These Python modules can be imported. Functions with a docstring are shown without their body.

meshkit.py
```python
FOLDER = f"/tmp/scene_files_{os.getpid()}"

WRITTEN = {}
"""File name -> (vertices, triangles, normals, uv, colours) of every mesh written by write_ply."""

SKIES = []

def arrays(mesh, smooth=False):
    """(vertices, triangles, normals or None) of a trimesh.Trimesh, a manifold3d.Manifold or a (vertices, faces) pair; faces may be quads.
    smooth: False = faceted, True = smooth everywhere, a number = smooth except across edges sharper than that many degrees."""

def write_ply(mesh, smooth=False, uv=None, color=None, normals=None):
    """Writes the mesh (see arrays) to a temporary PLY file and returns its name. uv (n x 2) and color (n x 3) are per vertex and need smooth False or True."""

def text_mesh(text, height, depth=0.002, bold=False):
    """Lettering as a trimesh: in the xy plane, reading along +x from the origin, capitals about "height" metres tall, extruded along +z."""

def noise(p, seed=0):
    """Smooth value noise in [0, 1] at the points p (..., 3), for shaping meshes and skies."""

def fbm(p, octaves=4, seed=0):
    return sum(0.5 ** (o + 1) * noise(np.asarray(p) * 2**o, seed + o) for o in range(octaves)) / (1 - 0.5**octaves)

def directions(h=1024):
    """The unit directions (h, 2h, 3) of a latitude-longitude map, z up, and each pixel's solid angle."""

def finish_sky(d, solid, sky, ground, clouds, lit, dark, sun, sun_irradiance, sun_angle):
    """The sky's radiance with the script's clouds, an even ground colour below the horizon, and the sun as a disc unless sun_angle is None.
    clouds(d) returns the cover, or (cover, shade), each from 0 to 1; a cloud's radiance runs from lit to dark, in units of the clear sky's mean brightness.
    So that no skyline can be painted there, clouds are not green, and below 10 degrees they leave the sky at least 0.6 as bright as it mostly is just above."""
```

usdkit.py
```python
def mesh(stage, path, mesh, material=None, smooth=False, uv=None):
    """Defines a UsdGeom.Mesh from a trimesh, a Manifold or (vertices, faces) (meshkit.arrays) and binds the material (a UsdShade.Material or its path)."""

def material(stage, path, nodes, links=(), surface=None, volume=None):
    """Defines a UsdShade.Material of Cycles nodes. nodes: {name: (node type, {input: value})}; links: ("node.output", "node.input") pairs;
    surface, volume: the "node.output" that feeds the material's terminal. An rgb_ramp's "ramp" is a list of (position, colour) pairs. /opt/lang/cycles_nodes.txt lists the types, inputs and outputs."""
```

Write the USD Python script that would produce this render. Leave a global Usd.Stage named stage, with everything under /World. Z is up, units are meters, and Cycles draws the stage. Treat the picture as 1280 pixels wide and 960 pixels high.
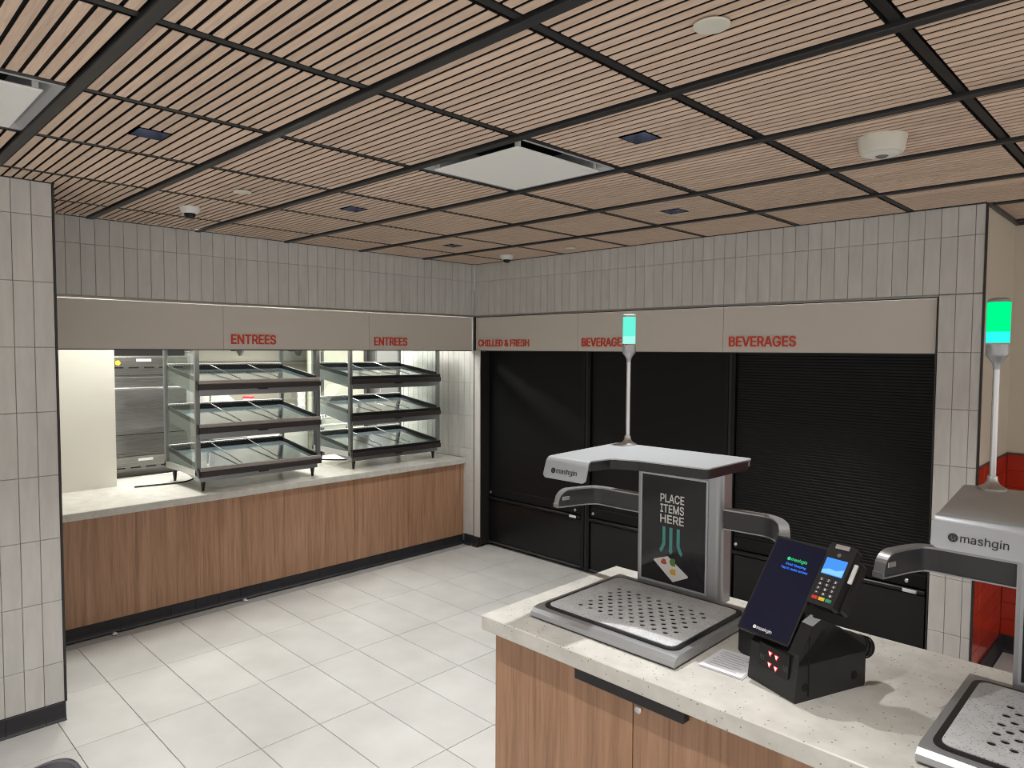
import math, random
import numpy as np, trimesh, shapely
from shapely.geometry import Polygon, box as sbox
from pxr import Usd, UsdGeom, UsdLux, Gf, Sdf, UsdShade, Vt
import usdkit, meshkit

random.seed(7); np.random.seed(7)
stage = Usd.Stage.CreateInMemory()
UsdGeom.SetStageUpAxis(stage, UsdGeom.Tokens.z); UsdGeom.SetStageMetersPerUnit(stage, 1.0)
UsdGeom.Xform.Define(stage, '/World'); UsdGeom.Scope.Define(stage, '/World/Looks')
PI = math.pi

# ------------------------------------------------------------------ camera, exposure, light levels
CAM = np.array([4.6198, -4.2038, 1.7714]); YAW, PITCH, ROLL, FPX = -0.77836, -0.04871, 0.00555, 871.63
EXPOSURE = 0.5
DOWNLIGHT = 34.5       # watts per recessed lamp
KITCHEN = 84.0         # watts per kitchen ceiling light
fw = np.array([math.sin(YAW)*math.cos(PITCH), math.cos(YAW)*math.cos(PITCH), math.sin(PITCH)])
rt = np.array([math.cos(YAW), -math.sin(YAW), 0.0]); up = np.cross(rt, fw)
c_, s_ = math.cos(ROLL), math.sin(ROLL); rt, up = c_*rt+s_*up, -s_*rt+c_*up
cam = UsdGeom.Camera.Define(stage, '/World/camera')
cam.CreateHorizontalApertureAttr(36.0); cam.CreateVerticalApertureAttr(27.0)
cam.CreateFocalLengthAttr(FPX/1280*36.0); cam.CreateClippingRangeAttr(Gf.Vec2f(0.05, 100))
cam.CreateExposureAttr(EXPOSURE)
M = Gf.Matrix4d(*[float(v) for v in (*rt, 0, *up, 0, *(-fw), 0, *CAM, 1)])
cam.AddTransformOp().Set(M)
dome = UsdLux.DomeLight.Define(stage, '/World/ambient_sky')
dome.CreateIntensityAttr(0.25); dome.CreateColorAttr(Gf.Vec3f(1.0, 0.97, 0.93))

# ------------------------------------------------------------------ helpers
used = {}
def numbered(parent, name):
    k = (str(parent), name); n = used.get(k, 0); used[k] = n+1
    return f'{parent}/{name}' if n == 0 else f'{parent}/{name}_{n:03d}'
def path_of(p): return '/World' if p is None else (str(p.GetPath()) if hasattr(p, 'GetPath') else str(p))
def meta(prim, label=None, cat=None, group=None, kind=None):
    p = prim.GetPrim() if hasattr(prim, 'GetPrim') else prim
    for k, v in (('label', label), ('category', cat), ('group', group), ('kind', kind)):
        if v: p.SetCustomDataByKey(k, v)
    return p
def thing(name, label=None, cat=None, loc=(0, 0, 0), rotz=0, group=None, kind=None, parent=None):
    x = UsdGeom.Xform.Define(stage, numbered(path_of(parent), name))
    x.AddTranslateOp().Set(Gf.Vec3d(*map(float, loc)))
    if rotz: x.AddRotateZOp().Set(float(rotz))
    return meta(x, label, cat, group, kind)
def obj(name, mesh, mat, parent=None, label=None, cat=None, group=None, kind=None, smooth=False):
    m = usdkit.mesh(stage, numbered(path_of(parent), name), mesh, MAT[mat], smooth=smooth)
    return meta(m, label, cat, group, kind)
def cat_(ms): return trimesh.util.concatenate(list(ms))
def bx(x0, x1, y0, y1, z0, z1):
    m = trimesh.creation.box(extents=(x1-x0, y1-y0, z1-z0)); m.apply_translation(((x0+x1)/2, (y0+y1)/2, (z0+z1)/2)); return m
def cbx(x0, x1, y0, y1, z0, z1, c=0.003):
    """box with chamfered edges"""
    P = []
    for sx, X in ((-1, x0), (1, x1)):
        for sy, Y in ((-1, y0), (1, y1)):
            for sz, Z in ((-1, z0), (1, z1)):
                P += [(X, Y-sy*c, Z-sz*c), (X-sx*c, Y, Z-sz*c), (X-sx*c, Y-sy*c, Z)]
    return trimesh.convex.convex_hull(np.array(P))
def hull(P): return trimesh.convex.convex_hull(np.array(P, float))
def face_tile(u0, u1, v0, v1, d, b=0.0012):
    """tile in the uv plane, back at w=0, front at w=d with a small bevel"""
    return hull([(u, v, 0) for u in (u0, u1) for v in (v0, v1)] + [(u, v, d-b) for u in (u0, u1) for v in (v0, v1)] +
                [(u, v, d) for u in (u0+b, u1-b) for v in (v0+b, v1-b)])
def mat4(ex, ey, ez, o=(0, 0, 0)):
    T = np.eye(4); T[:3, 0], T[:3, 1], T[:3, 2], T[:3, 3] = ex, ey, ez, o; return T
def tf(m, T): m = m.copy(); m.apply_transform(T); return m
def extr(poly, h): return trimesh.creation.extrude_polygon(poly, h, engine='earcut')
def cyl(r, z0, z1, x=0, y=0, n=32):
    m = trimesh.creation.cylinder(radius=r, height=z1-z0, sections=n); m.apply_translation((x, y, (z0+z1)/2)); return m
def lathe(prof, n=32):
    return trimesh.creation.revolve(np.array(prof, float), sections=n)
def tube(pts, r, n=8):
    """round tube along a polyline"""
    pts = np.array(pts, float); rings = []; t0 = None
    for i, p in enumerate(pts):
        t = pts[min(i+1, len(pts)-1)]-pts[max(i-1, 0)]; t /= np.linalg.norm(t)
        if t0 is None:
            a = np.array([0, 0, 1.0]) if abs(t[2]) < .9 else np.array([1.0, 0, 0]); u = np.cross(t, a)
        else: u = u-t*(u@t)
        u /= np.linalg.norm(u); v = np.cross(t, u); t0 = t
        th = np.arange(n)*2*PI/n
        rings.append(p+r*(np.cos(th)[:, None]*u+np.sin(th)[:, None]*v))
    V = np.vstack(rings+[pts[:1], pts[-1:]]); F = []; N = len(pts)
    for i in range(N-1):
        for k in range(n):
            a, b = i*n+k, i*n+(k+1) % n; F += [(a, b, b+n), (a, b+n, a+n)]
    for k in range(n):
        F += [(N*n, (k+1) % n, k), (N*n+1, (N-1)*n+k, (N-1)*n+(k+1) % n)]
    m = trimesh.Trimesh(V, F, process=False); m.fix_normals(); return m
def curve(P, n=24):
    """Catmull-Rom through points"""
    P = np.array(P, float); Q = np.vstack([2*P[0]-P[1], P, 2*P[-1]-P[-2]]); out = []
    for i in range(len(P)-1):
        a, b, c, d = Q[i:i+4]
        for t in np.linspace(0, 1, n, endpoint=False):
            out.append(.5*((2*b)+(c-a)*t+(2*a-5*b+4*c-d)*t*t+(3*b-a-3*c+d)*t**3))
    return np.array(out+[P[-1]])
def rpoly(pts, r):
    """polygon with all corners rounded"""
    p = Polygon(pts); return p.buffer(-r).buffer(2*r, quad_segs=6).buffer(-r, quad_segs=6)
def text(s, cap, width=None, bold=False, depth=0.001):
    m = meshkit.text_mesh(s, cap, depth, bold); m.apply_translation((-m.bounds[0][0], 0, 0))
    if width: m.apply_scale((width/m.bounds[1][0], 1, 1))
    return m
WB = lambda y: mat4((1, 0, 0), (0, 0, 1), (0, -1, 0), (0, y, 0))     # uv on a wall facing -y
WA = lambda x: mat4((0, 1, 0), (0, 0, 1), (1, 0, 0), (x, 0, 0))      # uv on a wall facing +x

# ------------------------------------------------------------------ materials
MAT = {}
def mk(name, nodes, links=(), surface='p.BSDF'):
    MAT[name] = usdkit.material(stage, f'/World/Looks/{name}', nodes, links, surface=surface)
def plain(name, col, rough=.5, metal=0, **k):
    mk(name, {'p': ('principled_bsdf', dict(base_color=col, roughness=rough, metallic=metal, **k))})
def emit(name, col, s): mk(name, {'e': ('emission', dict(color=col, strength=s))}, surface='e.emission')
def varied(name, a, b, rough, scale=6, bump=0.0, bscale=40, rnd=0.06, stretch=(1, 1, 1)):
    """two-tone noise colour + per-piece tone shift"""
    n = {'tc': ('texture_coordinate', {}), 'mp': ('mapping', dict(scale=stretch)), 'n': ('noise_texture', dict(scale=scale, detail=4.0)),
         'r': ('rgb_ramp', {'ramp': [(.3, a), (.7, b)]}), 'oi': ('object_info', {}),
         'mr': ('map_range', dict(to_min=1-rnd, to_max=1+rnd)), 'h': ('hsv', {}), 'p': ('principled_bsdf', dict(roughness=rough))}
    l = [('tc.object', 'mp.vector'), ('mp.vector', 'n.vector'), ('n.fac', 'r.fac'), ('r.color', 'h.color'), ('oi.random', 'mr.value'), ('mr.result', 'h.value'), ('h.color', 'p.base_color')]
    if bump:
        n['n2'] = ('noise_texture', dict(scale=bscale, detail=2.0)); n['b'] = ('bump', dict(strength=bump, distance=.002))
        l += [('tc.object', 'n2.vector'), ('n2.fac', 'b.height'), ('b.normal', 'p.normal')]
    mk(name, n, l)
def wood(name, c0, c1, c2, stretch, rough=.5, rnd=.1, scale=3.0, island=False):
    n = {'tc': ('texture_coordinate', {}), 'oi': ('object_info', {}), 'g': ('geometry', {}), 'sc': ('vector_math', dict(math_type='scale', scale=37.0)),
         'cx': ('combine_xyz', {}), 'ad': ('vector_math', dict(math_type='add')),
         'mp': ('mapping', dict(scale=stretch)), 'n': ('noise_texture', dict(scale=scale, detail=6.0, roughness=.65, distortion=.6)),
         'n2': ('noise_texture', dict(scale=scale*5, detail=3.0, roughness=.6)), 'mx': ('mix_float', dict(fac=.35)),
         'r': ('rgb_ramp', {'ramp': [(.32, c0), (.5, c1), (.68, c2)]}),
         'mr': ('map_range', dict(to_min=1-rnd, to_max=1+rnd)), 'h': ('hsv', {}), 'p': ('principled_bsdf', dict(roughness=rough))}
    rn = 'g.random_per_island' if island else 'oi.random'
    l = [(rn, 'cx.x'), (rn, 'cx.y'), (rn, 'cx.z'), ('cx.vector', 'sc.vector1'), ('tc.object', 'ad.vector1'), ('sc.vector', 'ad.vector2'), ('ad.vector', 'mp.vector'),
         ('mp.vector', 'n.vector'), ('mp.vector', 'n2.vector'), ('n.fac', 'mx.a'), ('n2.fac', 'mx.b'), ('mx.result', 'r.fac'), ('r.color', 'h.color'), (rn, 'mr.value'), ('mr.result', 'h.value'), ('h.color', 'p.base_color')]
    mk(name, n, l)
varied('wall_tile', (.565, .558, .535), (.635, .628, .605), .33, scale=9, rnd=.035, stretch=(3, 3, .6))
varied('floor_tile', (.52, .518, .50), (.60, .598, .58), .42, scale=4, rnd=.03)
varied('black_tile', (.016, .016, .020), (.024, .024, .029), .55, rnd=.1)
varied('red_tile', (.40, .028, .012), (.50, .045, .02), .15, scale=5, rnd=.12)
plain('grout', (.33, .32, .30), .9); plain('floor_grout', (.36, .355, .34), .9); plain('red_grout', (.25, .06, .04), .8); plain('black_grout', (.13, .13, .135), .8)
plain('plaster', (.66, .60, .50), .7); plain('white_wall', (.80, .79, .72), .6); plain('dark_void', (.006, .006, .006), .9)
plain('room_wall', (.55, .53, .5), .8)
wood('slat_wood', (.56, .41, .31), (.71, .535, .415), (.80, .63, .50), (1.2, 30, 10), .6, .10)
wood('slat_wood_far', (.56, .41, .31), (.71, .535, .415), (.80, .63, .50), (1.2, 30, 10), .6, .10, island=True)
wood('walnut', (.21, .108, .057), (.38, .21, .122), (.50, .30, .188), (14, 14, .5), .42, .05, scale=1.7)
plain('felt_black', (.008, .007, .007), .95); plain('tee_black', (.018, .018, .019), .45); plain('tee_dark', (.008, .008, .009), .5); plain('trim_black', (.02, .018, .018), .4); plain('trim_grey', (.30, .29, .27), .4, .6)
plain('fascia', (.66, .615, .56), .5); plain('letter_red', (.66, .060, .028), .5)
plain('jamb_white', (.62, .60, .57), .5)
plain('case_black', (.005, .005, .006), .38, ior=1.35); plain('shutter_black', (.0055, .0055, .0065), .5, ior=1.32); plain('panel_black', (.007, .007, .008), .28, ior=1.4)
plain('chrome', (.75, .75, .76), .18, 1); plain('steel', (.55, .56, .57), .28, 1); plain('alu', (.62, .62, .63), .35, 1); plain('alu_dark', (.25, .255, .26), .4, .8)
plain('white_plastic', (.78, .78, .76), .4); plain('cream_plastic', (.72, .70, .62), .45); plain('label_white', (.8, .8, .8), .5)
plain('black_plastic', (.012, .012, .013), .35); plain('black_rubber', (.02, .02, .02), .6); plain('dark_grey', (.05, .05, .055), .45)
plain('silver_paint', (.40, .408, .42), .36, .55); plain('silver_white', (.49, .52, .555), .33, .25)
plain('post_grey', (.24, .25, .25), .35, .6); plain('lip_grey', (.40, .36, .34), .4, .4); plain('tag_strip', (.035, .028, .027), .4); plain('skirt_grey', (.30, .31, .32), .35, .7)
plain('backsplash', (.30, .285, .235), .5); plain('partition_cream', (.42, .41, .34), .5); plain('paper', (.78, .79, .82), .7); plain('print_grey', (.5, .51, .54), .8); plain('ink', (.02, .02, .022), .5)
plain('teal', (.10, .42, .40), .5); plain('print_white', (.82, .82, .80), .5)
plain('poster_black', (.012, .012, .014), .08); plain('food_red', (.55, .10, .04), .5); plain('food_green', (.12, .25, .05), .5); plain('food_yellow', (.75, .42, .04), .5)
plain('lid_red', (.6, .03, .05), .4); plain('cup_white', (.8, .8, .77), .5); plain('yellow', (.8, .6, .05), .5)
plain('key_grey', (.5, .5, .5), .5); plain('key_red', (.6, .03, .02), .4); plain('key_yellow', (.75, .55, .03), .4); plain('key_green', (.03, .3, .16), .4)
plain('beige_cord', (.55, .48, .33), .5); plain('chair_grey', (.10, .095, .11), .4)
plain('baffle', (.0003, .00034, .0005), .8, ior=1.01); plain('duct_grey', (.42, .43, .44), .5); plain('diffuser_white', (.86, .86, .84), .5)
emit('lamp_green', (0.0, .72, .20), 1.0); emit('lamp_cyan', (.11, .66, .52), 1.0); emit('lamp_cyan_bright', (.28, .70, .60), 1.0); emit('lamp_aqua', (.02, .70, .66), 1.0)
emit('led_red', (1.0, .012, .02), 1.6); emit('led_pink', (1.0, .62, .55), 1.8); emit('screen_blue', (.05, .22, .75), 1.1); emit('screen_sky', (.20, .48, .95), 1.0)
emit('txt_green', (.03, .45, .16), 1.2); emit('txt_blue', (.03, .17, .85), 1.4); emit('screen_dark', (.010, .010, .024), 1.0)
mk('screen_glass', {'p': ('principled_bsdf', dict(base_color=(.008, .008, .014), roughness=.2, ior=1.22, emission_color=(.007, .007, .018), emission_strength=.6))})
mk('brushed', {'tc': ('texture_coordinate', {}), 'mp': ('mapping', dict(scale=(2, 2, 180))), 'n': ('noise_texture', dict(scale=2.0, detail=3.0)), 'm': ('map_range', dict(to_min=.18, to_max=.36)),
    'mp2': ('mapping', dict(scale=(.3, .5, 3.2))), 'n2': ('noise_texture', dict(scale=2.3, detail=1.0)), 'b': ('bump', dict(strength=.35, distance=.02)),
    'p': ('principled_bsdf', dict(base_color=(.36, .355, .335), metallic=1.0))}, [('tc.object', 'mp.vector'), ('mp.vector', 'n.vector'), ('n.fac', 'm.value'), ('m.result', 'p.roughness'), ('tc.object', 'mp2.vector'), ('mp2.vector', 'n2.vector'), ('n2.fac', 'b.height'), ('b.normal', 'p.normal')])
def speckle(name, base, dark, light, scale, rough, t=.30):
    mk(name, {'tc': ('texture_coordinate', {}), 'v': ('voronoi_texture', dict(scale=scale)), 'lt': ('math', dict(math_type='less_than', value2=t)), 'wn': ('white_noise_texture', {}),
        'gt': ('math', dict(math_type='greater_than', value2=.80)), 'mu': ('math', dict(math_type='multiply')), 'n': ('noise_texture', dict(scale=14.0, detail=5.0)),
        'r': ('rgb_ramp', {'ramp': [(.35, tuple(.93*x for x in base)), (.65, light)]}), 'mx': ('mix_color', dict(b=dark)), 'p': ('principled_bsdf', dict(roughness=rough))},
       [('tc.object', 'v.vector'), ('v.distance', 'lt.value1'), ('v.position', 'wn.vector'), ('wn.value', 'gt.value1'), ('lt.value', 'mu.value1'), ('gt.value', 'mu.value2'),
        ('tc.object', 'n.vector'), ('n.fac', 'r.fac'), ('r.color', 'mx.a'), ('mu.value', 'mx.fac'), ('mx.result', 'p.base_color')])
speckle('terrazzo', (.62, .605, .56), (.26, .23, .19), (.68, .665, .62), 95.0, .28, .22)
speckle('tray_stone', (.60, .61, .62), (.27, .28, .30), (.68, .69, .71), 230.0, .45, .40)
mk('pane', {'t': ('transparent_bsdf', dict(color=(.93, .96, .95))), 'g': ('glossy_bsdf', dict(color=(.9, .95, .95), roughness=.02)), 'f': ('fresnel', dict(IOR=1.45)), 'g2': ('geometry', {}), 'iv': ('math', dict(math_type='subtract', value1=1.0)), 'mu': ('math', dict(math_type='multiply')), 'm': ('mix_closure', {})},
   [('g2.backfacing', 'iv.value2'), ('f.fac', 'mu.value1'), ('iv.value', 'mu.value2'), ('mu.value', 'm.fac'), ('t.BSDF', 'm.closure1'), ('g.BSDF', 'm.closure2')], surface='m.closure')
plain('shelf_glass', (.20, .26, .28), .10, .4)

# ------------------------------------------------------------------ measures of the room
CEIL = 2.525
FT, FB = 2.060, 1.765                      # sign fascia top and bottom
ROWS = [CEIL, 2.371, 2.071, 1.772, 1.474, 1.176, .878, .580, .283, .090]
JW = .0022                                 # half joint
def tile_field(parent, T, cols, rows, mat, depth=.008, clip=None):
    for a, b in zip(cols[:-1], cols[1:]):
        for t, o in zip(rows[:-1], rows[1:]):
            u0, u1, v0, v1 = a+JW/2, b-JW/2, o+JW/2, t-JW/2
            if u1-u0 < .004 or v1-v0 < .004: continue
            obj('tile', tf(face_tile(u0, u1, v0, v1, depth-random.random()*.0006), T), mat, parent)

# ------------------------------------------------------------------ floor
floor = thing('floor', 'pale grey rectangular porcelain floor tiles', kind='structure')
obj('screed', bx(-6, 9, -9, 3, -.06, -.008), 'floor_grout', floor)
FX, FY, FS, FTT = 1.7223, -2.5469, .5835, .2898
outer = []
for i in range(-14, 14):
    for j in range(-24, 20):
        x0, y0 = FX+i*FS, FY+j*FTT; x1, y1 = x0+FS, y0+FTT
        if x1 < -.2 and y0 < 2.5 or x1 > 8.5 or y0 > 1 or y0 < -8.5: continue
        if x0 < -.3: continue
        t = tf(face_tile(x0+.0015, x1-.0015, y0+.0015, y1-.0015, .008, .001), mat4((1, 0, 0), (0, 1, 0), (0, 0, 1), (0, 0, -.008)))
        if x1 > -.15 and x0 < 4.6 and -4.6 < y0 < 1: obj('tile', t, 'floor_tile', floor)
        else: outer.append(t)
obj('outer_tiling', cat_(outer), 'floor_tile', floor, kind='stuff')

# ------------------------------------------------------------------ wall_left : tiles over the serving hatch, facing +x
wl = thing('wall_left', 'pale grey stacked wall tiles above the serving hatch', kind='structure')
obj('backing', bx(-.10, -.008, -3.40, 0.0, FT+.015, CEIL), 'grout', wl)
TP = .0759
ycols = [-3.374]+[y for y in (-3.145-.0759*3+TP*k for k in range(60)) if -3.36 < y < -.02]+[0.0]
tile_field(wl, WA(-.008), ycols, ROWS[:2]+[FT+.015], 'wall_tile')
obj('reveal', bx(-.10, -.002, -3.374, 0, FT+.003, FT+.015), 'trim_grey', wl)
# ------------------------------------------------------------------ wall_back : tiles over the beverage bay, facing -y
wb = thing('wall_back', 'pale grey stacked wall tiles around the black beverage bay', kind='structure')
obj('backing', cat_([bx(0, 3.824, .008, .10, FT+.015, CEIL), bx(3.626, 3.824, .008, .75, .02, CEIL)]), 'grout', wb)
xcols = [0]+[x for x in (3.781-.07665*k for k in range(49, -1, -1)) if x > .03]+[3.824]
tile_field(wb, WB(.008), xcols, ROWS[:2]+[FT+.015], 'wall_tile')
tile_field(wb, WB(.008), [3.6277, 3.7043, 3.781, 3.824], [FT+.011]+ROWS[3:], 'wall_tile')
obj('reveal', bx(0, 3.626, .002, .10, FT+.003, FT+.015), 'trim_grey', wb)
# jamb of the hatch, in line with wall_back
wj = thing('wall_jamb', 'tiled end of the serving hatch beside the beverage bay', kind='structure')
obj('backing', bx(-1.05, -.001, .008, .10, .02, 2.3), 'grout', wj)
tile_field(wj, WB(.008), [-1.05+.0766*k for k in range(14)]+[-.004], [2.071]+ROWS[3:7]+[.790], 'wall_tile')
tile_field(wj, WB(.008), [-.155, -.0805, -.004], ROWS[6:], 'wall_tile')
obj('edge', bx(-.004, .002, -.003, .02, .09, FT), 'trim_black', wj)
obj('reveal', bx(.002, .074, .000, .010, .09, FB), 'jamb_white', wj)
obj('reveal_side', bx(.002, .073, .010, .118, .02, FB-.008), 'trim_black', wj)
obj('end', bx(-1.095, -1.05, -.004, .10, .02, 2.3), 'white_wall', wj)
# near left pier
wn = thing('wall_near_left', 'pale grey stacked tile pier at the left edge of the photo', kind='structure')
obj('backing', bx(-.10, .822, -5.6, -3.378, 0, CEIL), 'grout', wn)
tile_field(wn, WA(.822), [-3.464-.0764*k for k in range(10, -1, -1)]+[-3.383], ROWS, 'wall_tile')
obj('edge', bx(.80, .833, -3.383, -3.374, .088, CEIL), 'trim_black', wn)
# right bay behind the island: plain wall over red tiles
wr = thing('wall_right', 'beige painted bay wall over glossy red tiles', kind='structure')
obj('plaster', cat_([bx(3.824, 3.829, .0, .75, 1.18, CEIL), bx(3.824, 7.0, .75, .85, 1.18, CEIL)]), 'plaster', wr)
obj('backing', cat_([bx(3.80, 3.826, .01, .76, .0, 1.18), bx(3.824, 7.0, .757, .85, .0, 1.18)]), 'red_grout', wr)
zr = [1.18-.0985*k for k in range(12)]
tile_field(wr, WA(3.825), [.012, .15, .45, .75], zr, 'red_tile', .007)
tile_field(wr, WB(.757), [3.832, 4.06, 4.36, 4.66, 4.96, 5.26, 5.56, 5.86, 6.16], zr, 'red_tile', .007)
obj('edge', bx(3.824, 3.834, -.004, .008, .02, CEIL), 'trim_black', wr)
obj('cap', cat_([bx(3.826, 3.836, .008, .75, 1.176, 1.186), bx(3.83, 7, .742, .752, 1.176, 1.186)]), 'dark_grey', wr)
obj('ceiling_trim', cat_([bx(3.832, 3.85, .0, .75, CEIL-.018, CEIL), bx(3.832, 7, .735, .75, CEIL-.018, CEIL)]), 'dark_grey', wr)

# ------------------------------------------------------------------ baseboards of black cove tile
def cove(u0, u1, h=.088):
    pr = [(0, 0), (.022, 0), (.022, .003), (.014, .012), (.010, .025), (.010, h-.002), (.008, h), (0, h)]
    m = extr(Polygon(pr), u1-u0); return m, u0
def base_run(parent, kind, fixed, cols, h=.088):
    for a, b in zip(cols[:-1], cols[1:]):
        m, _ = cove(a+.0012, b-.0012, h)
        if kind == 'x': T = mat4((1, 0, 0), (0, 0, 1), (0, -1, 0), (fixed, b-.0012, 0))      # face +x, runs along y
        else: T = mat4((0, -1, 0), (0, 0, 1), (-1, 0, 0), (b-.0012, fixed, 0))               # face -y, runs along x
        m = tf(m, T)
        if np.linalg.det(T[:3, :3]) < 0: m.invert()
        obj('tile', m, 'black_tile', parent)
KX = -.150
b1 = thing('baseboard_left', 'black cove tiles along the foot of the wooden serving counter', kind='structure')
obj('backing', bx(KX-.03, KX+.004, -3.374, .0, 0, .08), 'black_grout', b1)
base_run(b1, 'x', KX, [-3.374]+[-3.33+.1545*k for k in range(22)]+[-.01], .085)
b2 = thing('baseboard_near_left', 'black cove tiles along the foot of the near pier', kind='structure')
obj('backing', bx(.80, .826, -5.5, -3.39, 0, .085), 'black_grout', b2)
base_run(b2, 'x', .822, [-3.4625-.1535*k for k in range(6, -1, -1)]+[-3.378], .088)
b3 = thing('baseboard_back', 'black cove tiles around the corner and the right pier', kind='structure')
base_run(b3, 'y', .008, [-.13, .0]); base_run(b3, 'y', -.004, [.0, .074]); base_run(b3, 'y', .008, [3.628, 3.70, 3.824])
b4 = thing('baseboard_right', 'black cove tiles under the red tiled bay', kind='structure')
base_run(b4, 'x', 3.832, [.01, .16, .31, .46, .61, .745], .10); base_run(b4, 'y', .75, [3.84, 3.99, 4.14, 4.29, 4.44, 4.6, 4.75, 4.9, 5.05, 5.2, 5.35, 5.5, 5.65, 5.8, 5.95, 6.1], .10)

# ------------------------------------------------------------------ slatted ceiling
ceil = thing('ceiling', 'dropped ceiling of timber slat panels in a black grid', kind='structure')
obj('plenum', bx(-.1, 9, -8.5, .85, CEIL+.10, CEIL+.14), 'dark_void', ceil)
G, GX, GY = .6114, 2.8726, -3.6299
def inview(x, y, z=CEIL, mg=40):
    d = np.array([x, y, z])-CAM; w = d@fw
    if w < .15: return False
    px, py = 640+FPX*(d@rt)/w, 480-FPX*(d@up)/w
    return -mg < px < 1280+mg and -mg < py < 960+mg
downs = set()
for (i0, j0) in ((0, 2), (2, 0), (2, 3), (4, 1), (4, 4)): downs.add((i0, j0))
for r in (-4, -2, 0, 2, 4):
    for k in range(-6, 7):
        j = {0: 2, 2: 3, 4: 4, -2: 1, -4: 0}[r]+3*k
        if -7 <= j <= 5 and (r, j) != (2, -3): downs.add((r, j))
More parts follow.
